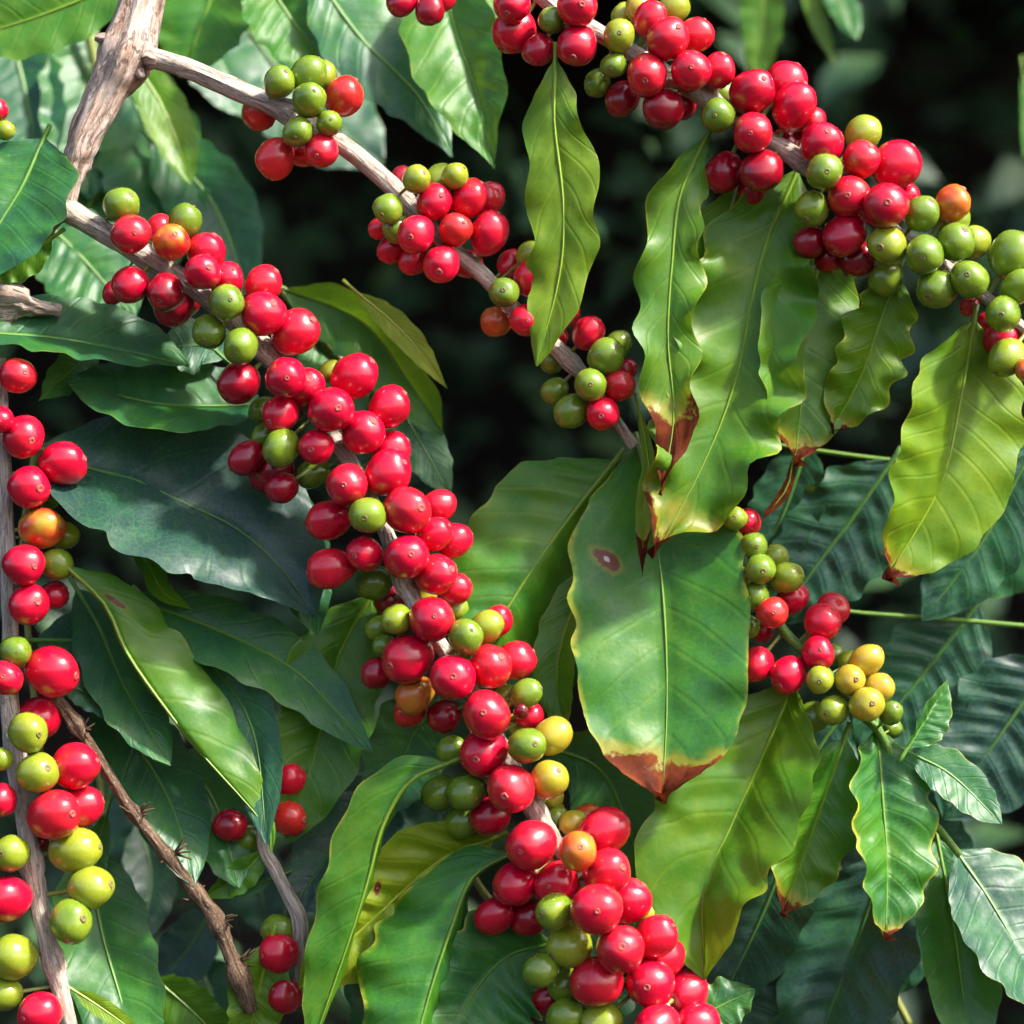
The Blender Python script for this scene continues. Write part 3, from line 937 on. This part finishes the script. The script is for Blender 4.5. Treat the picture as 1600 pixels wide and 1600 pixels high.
# leaves at the end of the upper branch
leaf(B, [(962, 720), (882, 820), (800, 938), (730, 1060)], 125, 100, .48, 'w', 34, sg=-1, wave=.04, ribs=.06, yaw=.2, margin=.3)
leaf(B, [(1002, 698), (1022, 800), (1037, 940), (1040, 1090), (1030, 1246)], 144, 126, .36, 'b', 8, wave=.05, scallop=.04, brown=.085, margin=.9, spots=.4, ribs=.025, yaw=.2, spot=(.31, .80, .075), label='broad oval leaf with scorched red-brown tip')
leaf(B, [(998, 640), (1014, 720), (1006, 800), (1004, 900)], 14, 12, .68, 's', -12, brown=.2, hi=False, label='narrow yellow rolled leaf')
leaf(B, [(930, 880), (885, 980), (870, 1060), (885, 1150)], 40, 26, .5, 'w', 45, brown=.1, margin=.5)
# leaves of the main branch, at the bottom
leaf(A, [(699, 1195), (640, 1222), (598, 1290), (576, 1370), (545, 1470), (486, 1640)], 70, 18, .46, 'w', -85, sg=-1, wave=.06, margin=.9, curl=.2, yaw=.15, lean=.0)
leaf(A, [(770, 1314), (690, 1345), (600, 1420), (470, 1540)], 76, 80, .84, 'w', -12, ribs=.12, yaw=.12, lean=.1, spots=.5, wave=.05, spot=(.5, .70, .05), label='pale ribbed leaf underside')
leaf(A, [(804, 1338), (738, 1376), (702, 1460), (668, 1562), (632, 1690)], 118, 44, .34, 't', -75, sg=-1, wave=.09, scallop=.07, margin=1.0, curl=.15, label='glossy dark green leaf with yellow wavy margin')
leaf(A, [(858, 1480), (790, 1500), (735, 1560), (690, 1660)], 80, 100, .26, 'w', -20, wave=.12, scallop=.1, margin=1.0)
leaf(A, [(578, 932), (528, 1030), (500, 1150), (452, 1316)], 70, 76, .50, 'w', 70, wave=.06, margin=.6)
leaf(A, [(1040, 1620), (1100, 1585), (1180, 1548)], 40, 42, .34, 's', 10, wave=.15, scallop=.15, margin=.9)
# leaves of the right shoot
leaf(G, [(1242, 1072), (1190, 1190), (1142, 1290), (1098, 1390), (1100, 1525)], 128, 74, .54, 'w', 18, ribs=.04, wave=.05, margin=.5, yaw=.25, label='large pale yellow-green hanging leaf')
leaf(G, [(1322, 1155), (1278, 1275), (1250, 1350), (1217, 1428)], 50, 66, .50, 'w', 14, wave=.13, scallop=.10, brown=.08, margin=.6)
leaf(G, [(1376, 1142), (1381, 1250), (1384, 1350), (1377, 1462)], 48, 78, .36, 'w', -6, ribs=.07, wave=.10, scallop=.10, brown=.05, margin=1.0, label='ribbed green leaf with yellow edge')
leaf(G, [(1424, 1178), (1488, 1212), (1560, 1284)], 34, 36, .18, 'w', 8, margin=.5, wave=.03, ribs=.02)
leaf(G, [(1414, 1168), (1450, 1116), (1485, 1064)], 36, 12, .24, 'n', 14, ribs=.09, margin=.7)
leaf(G, [(1500, 1334), (1556, 1420), (1640, 1580)], 66, 82, .10, 'w', 4, margin=.4, wave=.04, ribs=.02, lean=.5, yaw=.22)
leaf(G, [(1472, 1316), (1492, 1450), (1512, 1660)], 58, 66, .36, 'w', 40, margin=.2)
# leaves of the left-edge branch
leaf(Dn, [(104, 884), (165, 945), (205, 1030), (300, 1160), (408, 1285), (424, 1332)], 24, 84, .52, 'n', -25, sg=-1, wave=.12, yaw=.2, margin=.5, spots=.4, curl=.25, spot=(.16, .35, .06), label='long folded yellow-green leaf')
leaf(Dn, [(215, 935), (320, 1030), (396, 1140), (424, 1310)], 50, 44, .16, 'w', 50, wave=.04, ribs=.02, lean=.4)
leaf(Dn, [(60, 700), (138, 732), (210, 750), (282, 784), (372, 828), (440, 888), (494, 962)], 92, 128, .00, 'w', 38, wave=.03, ribs=.03, curl=.06, margin=.05, spots=.1, label='large dark bluish leaf with grey sheen', lean=.55, yaw=.25)
leaf(Dn, [(58, 208), (30, 290), (0, 352), (-44, 452)], 100, 88, .20, 'w', -20, wave=.05, margin=.3, ribs=.025)
leaf(Dn, [(80, 372), (40, 400), (-30, 425)], 34, 36, .55, 's', 6, wave=.1, margin=.5)
leaf(Dn, [(112, 1545), (160, 1576), (230, 1625)], 14, 16, .72, 'n', -25, hi=False)

# ------------------------------------------------------------------ leafy shoots behind
SG = 'leafy coffee shoots behind the fruit'
L1 = Branch('leafy_shoot', 'bluish green leaves between the left-edge branch and the main cherry branch', 'shoot',
            [(55, 700, 120, 5), (35, 860, 120, 5), (45, 1000, 120, 5), (60, 1150, 120, 5), (90, 1330, 120, 5)], M_GREEN, .08, group=SG)
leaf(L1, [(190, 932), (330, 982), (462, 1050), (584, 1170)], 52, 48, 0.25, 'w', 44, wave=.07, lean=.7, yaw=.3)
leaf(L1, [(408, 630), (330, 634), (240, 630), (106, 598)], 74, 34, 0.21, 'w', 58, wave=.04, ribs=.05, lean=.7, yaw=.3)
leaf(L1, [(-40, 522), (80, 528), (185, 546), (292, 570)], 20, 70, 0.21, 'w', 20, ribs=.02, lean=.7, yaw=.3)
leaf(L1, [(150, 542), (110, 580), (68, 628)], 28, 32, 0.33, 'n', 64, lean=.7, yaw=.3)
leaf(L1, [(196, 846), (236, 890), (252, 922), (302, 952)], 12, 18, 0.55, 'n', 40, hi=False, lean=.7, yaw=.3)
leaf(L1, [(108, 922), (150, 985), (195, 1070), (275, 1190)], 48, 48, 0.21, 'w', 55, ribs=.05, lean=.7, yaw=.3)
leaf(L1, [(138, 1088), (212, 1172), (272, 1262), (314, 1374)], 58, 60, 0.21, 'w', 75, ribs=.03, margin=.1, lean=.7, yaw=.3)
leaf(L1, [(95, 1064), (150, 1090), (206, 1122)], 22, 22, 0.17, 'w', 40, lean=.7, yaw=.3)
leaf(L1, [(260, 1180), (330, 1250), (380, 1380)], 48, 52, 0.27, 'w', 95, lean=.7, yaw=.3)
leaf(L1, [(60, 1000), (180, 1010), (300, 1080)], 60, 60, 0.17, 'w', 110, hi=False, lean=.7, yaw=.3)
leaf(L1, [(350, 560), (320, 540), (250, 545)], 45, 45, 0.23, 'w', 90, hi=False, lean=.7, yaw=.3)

L2 = Branch('leafy_shoot', 'mid green leaves at the bottom left corner below the bare twig', 'shoot',
            [(120, 1270, 90, 6), (130, 1330, 90, 6), (150, 1420, 90, 6), (200, 1600, 95, 6), (260, 1700, 95, 6)], M_GREEN, .08, group=SG)
leaf(L2, [(132, 1320), (152, 1440), (192, 1560), (235, 1680)], 66, 74, .34, 'w', 50, margin=.2)
leaf(L2, [(240, 1530), (300, 1580), (370, 1650)], 45, 40, .48, 'w', 75)
leaf(L2, [(110, 1490), (130, 1540), (170, 1640)], 50, 45, .60, 'w', 70)
leaf(L2, [(416, 1328), (372, 1370), (318, 1404)], 20, 26, .50, 'n', 55)
leaf(L2, [(430, 1372), (385, 1388), (338, 1402)], 12, 12, .2, 'n', 70, hi=False)
leaf(L2, [(424, 1470), (404, 1550), (380, 1650)], 40, 46, .62, 'w', 15, brown=.15, margin=.4, label='pale leaf with brown edge')
leaf(L2, [(165, 1270), (150, 1330), (160, 1400)], 14, 20, .4, 'n', 90, hi=False)

L3 = Branch('leafy_shoot', 'dark and bluish leaves glimpsed behind the lower part of the main cherry branch', 'shoot',
            [(640, 1060, 150, 6), (660, 1150, 150, 6), (700, 1260, 150, 6), (760, 1400, 150, 6), (900, 1500, 150, 6)], M_GREEN, .08, group=SG)
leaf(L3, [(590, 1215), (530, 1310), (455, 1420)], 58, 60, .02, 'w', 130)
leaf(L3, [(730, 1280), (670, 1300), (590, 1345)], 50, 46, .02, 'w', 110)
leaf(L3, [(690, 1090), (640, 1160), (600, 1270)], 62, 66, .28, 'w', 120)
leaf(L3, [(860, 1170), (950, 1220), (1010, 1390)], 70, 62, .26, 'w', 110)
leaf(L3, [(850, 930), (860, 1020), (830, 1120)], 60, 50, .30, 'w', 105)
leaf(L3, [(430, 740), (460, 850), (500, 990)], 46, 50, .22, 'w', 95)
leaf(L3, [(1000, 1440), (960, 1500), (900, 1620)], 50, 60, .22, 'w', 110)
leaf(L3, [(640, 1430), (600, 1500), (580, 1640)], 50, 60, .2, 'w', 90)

U1 = Branch('leafy_shoot', 'out of focus bright and teal leaves around the thick stem in the upper left', 'shoot',
            [(120, -80, 560, 8), (140, 60, 560, 8), (180, 200, 560, 8), (230, 330, 560, 8)], M_GREEN, .08, group=SG)
leaf(U1, [(200, -40), (90, 15), (-70, 70)], 60, 62, 0.48, 'w', 220, hi=False, lean=.25, yaw=.0)
leaf(U1, [(345, -80), (325, 10), (285, 125)], 75, 70, 0.47, 'w', 420, hi=False, lean=.25, yaw=.0)
leaf(U1, [(205, 90), (258, 175), (302, 292)], 34, 36, 0.62, 'w', 380, hi=False, lean=.25, yaw=.0)
leaf(U1, [(10, 50), (40, 150), (70, 280)], 70, 60, 0.19, 'w', 520, lean=.45, yaw=.22)
leaf(U1, [(140, 40), (130, 160), (150, 320)], 60, 70, 0.29, 'w', 540, lean=.45, yaw=.22)
leaf(U1, [(190, 120), (245, 250), (285, 420)], 85, 75, 0.25, 'w', 500, lean=.45, yaw=.22)
leaf(U1, [(235, 215), (330, 315), (395, 470)], 66, 62, 0.25, 'w', 460, lean=.45, yaw=.22)
leaf(U1, [(60, 340), (125, 400), (215, 500)], 70, 70, 0.27, 'w', 330, ribs=.08, lean=.45, yaw=.22)
leaf(U1, [(300, 20), (340, 90), (390, 190)], 50, 60, 0.17, 'w', 620, hi=False, lean=.45, yaw=.22)
leaf(U1, [(180, 260), (130, 330), (90, 430)], 60, 60, 0.33, 'w', 480, hi=False, lean=.45, yaw=.22)

U2 = Branch('leafy_shoot', 'large glossy leaves with long drip tips hanging at the top, left of centre', 'shoot',
            [(340, -130, 400, 7), (480, -90, 400, 7), (700, -100, 400, 7)], M_GREEN, .08, group=SG)
leaf(U2, [(400, -60), (455, 30), (524, 122)], 62, 52, 0.39, 'w', 330, lean=.45, yaw=.22)
leaf(U2, [(480, -60), (565, 60), (652, 150), (708, 252)], 66, 66, 0.25, 'n', 290, curl=.15, lean=.45, yaw=.22)
leaf(U2, [(682, -90), (712, 50), (742, 140), (772, 272)], 84, 54, 0.41, 'n', 240, curl=.15, lean=.45, yaw=.22)
leaf(U2, [(560, -70), (650, 40), (735, 170)], 56, 52, 0.35, 'n', 340, lean=.45, yaw=.22)
leaf(U2, [(400, 60), (470, 150), (600, 260)], 80, 80, 0.13, 'w', 640, hi=False, lean=.45, yaw=.22)
leaf(U2, [(760, -60), (775, 10), (800, 80)], 34, 30, 0.65, 'n', 420, hi=False, lean=.45, yaw=.22)

M1 = Branch('leafy_shoot', 'bright green leaves beside the gap right of the main branch, centre left', 'shoot',
            [(420, 430, 260, 6), (480, 500, 260, 6), (540, 570, 260, 6)], M_GREEN, .08, group=SG)
leaf(M1, [(445, 452), (560, 500), (632, 585), (694, 680)], 62, 34, .42, 'w', 215, yaw=.25)
leaf(M1, [(556, 456), (632, 522), (698, 606)], 20, 22, .84, 'n', 130, yaw=.25)
leaf(M1, [(592, 590), (650, 680), (704, 774)], 38, 38, 0.25, 'w', 220, yaw=.25)
leaf(M1, [(470, 500), (530, 580), (560, 690)], 50, 50, 0.27, 'w', 250, yaw=.25)

R1 = Branch('leafy_shoot', 'dark ribbed leaves behind the fruiting shoot at the right', 'shoot',
            [(1560, 640, 330, 6), (1480, 760, 330, 6), (1450, 950, 330, 6), (1480, 1100, 330, 6), (1540, 1250, 330, 6)], M_GREEN, .08, group=SG)
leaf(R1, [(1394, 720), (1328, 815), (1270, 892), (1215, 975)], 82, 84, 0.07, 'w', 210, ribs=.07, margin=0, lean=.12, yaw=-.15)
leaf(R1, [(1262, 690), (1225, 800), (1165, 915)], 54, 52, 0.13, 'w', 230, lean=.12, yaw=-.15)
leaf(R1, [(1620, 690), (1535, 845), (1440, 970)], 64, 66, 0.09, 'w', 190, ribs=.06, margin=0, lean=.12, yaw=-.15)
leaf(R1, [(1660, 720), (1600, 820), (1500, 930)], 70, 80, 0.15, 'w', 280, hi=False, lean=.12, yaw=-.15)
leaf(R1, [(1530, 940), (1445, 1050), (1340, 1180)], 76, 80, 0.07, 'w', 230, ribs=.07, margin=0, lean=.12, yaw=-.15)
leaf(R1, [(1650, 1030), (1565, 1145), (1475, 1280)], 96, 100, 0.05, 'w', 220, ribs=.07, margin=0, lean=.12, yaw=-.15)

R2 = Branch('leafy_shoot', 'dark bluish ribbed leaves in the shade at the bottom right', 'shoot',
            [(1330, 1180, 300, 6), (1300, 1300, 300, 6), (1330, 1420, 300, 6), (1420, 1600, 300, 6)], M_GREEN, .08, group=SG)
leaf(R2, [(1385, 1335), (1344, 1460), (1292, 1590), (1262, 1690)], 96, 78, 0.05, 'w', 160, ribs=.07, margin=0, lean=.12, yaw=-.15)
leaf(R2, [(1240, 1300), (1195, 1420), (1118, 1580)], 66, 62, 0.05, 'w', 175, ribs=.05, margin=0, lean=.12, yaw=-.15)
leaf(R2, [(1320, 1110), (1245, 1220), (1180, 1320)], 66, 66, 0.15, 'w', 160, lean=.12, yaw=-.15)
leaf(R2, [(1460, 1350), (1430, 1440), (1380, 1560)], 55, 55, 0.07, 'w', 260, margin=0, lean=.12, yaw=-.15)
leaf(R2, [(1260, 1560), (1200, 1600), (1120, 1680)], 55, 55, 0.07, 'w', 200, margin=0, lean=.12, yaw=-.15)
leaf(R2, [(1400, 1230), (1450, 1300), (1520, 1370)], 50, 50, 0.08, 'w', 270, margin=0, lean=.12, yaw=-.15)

N1 = Branch('leafy_shoot', 'dim bluish leaves deep in the dark gap behind the bare twig', 'shoot',
            [(150, 1180, 470, 4), (165, 1330, 470, 4), (150, 1480, 470, 4), (170, 1650, 470, 4)], M_GREEN, .08, group=SG)
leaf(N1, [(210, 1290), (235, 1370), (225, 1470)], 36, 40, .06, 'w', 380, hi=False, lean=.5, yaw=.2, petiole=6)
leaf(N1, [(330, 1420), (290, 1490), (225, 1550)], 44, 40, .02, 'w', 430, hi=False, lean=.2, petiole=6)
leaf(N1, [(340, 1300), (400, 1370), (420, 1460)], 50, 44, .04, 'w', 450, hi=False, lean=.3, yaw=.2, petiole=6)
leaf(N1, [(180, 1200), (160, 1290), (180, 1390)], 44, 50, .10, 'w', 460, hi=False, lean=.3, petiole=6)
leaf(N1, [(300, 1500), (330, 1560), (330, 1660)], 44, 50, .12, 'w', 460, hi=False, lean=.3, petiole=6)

T1 = Branch('leafy_shoot', 'blurred bright green leaf blades hanging at the top edge, right of centre', 'shoot',
            [(1100, -150, 900, 8), (1220, -90, 900, 8), (1380, -120, 900, 8)], M_GREEN, .08, group=SG)
leaf(T1, [(1186, -70), (1192, 30), (1184, 128)], 34, 30, .55, 'w', 860, hi=False)
leaf(T1, [(1250, -60), (1278, 30), (1303, 100)], 16, 16, .58, 'n', 880, hi=False)
leaf(T1, [(1290, -50), (1318, 10), (1338, 66)], 24, 24, .34, 'w', 860, hi=False)
leaf(T1, [(1600, 110), (1604, 170), (1598, 250)], 9, 9, .45, 'w', 700, hi=False)

for lab, pts in (('thin green stem crossing behind, between the hanging leaves at right', [(1150, 685, 240, 4.5), (1260, 702, 235, 4.5), (1400, 720, 230, 5), (1520, 726, 230, 5), (1640, 730, 230, 5)]),
                 ('thin green stem crossing behind, right of the pink-red cherry pair', [(1200, 935, 205, 4), (1330, 956, 200, 4), (1460, 966, 200, 5), (1600, 978, 195, 5), (1660, 984, 195, 5)])):
    Branch('green_stem', lab, 'stem', [(a, b, c, d * .8) for a, b, c, d in pts], M_FRESH, .05, group='thin green stems behind the leaves')
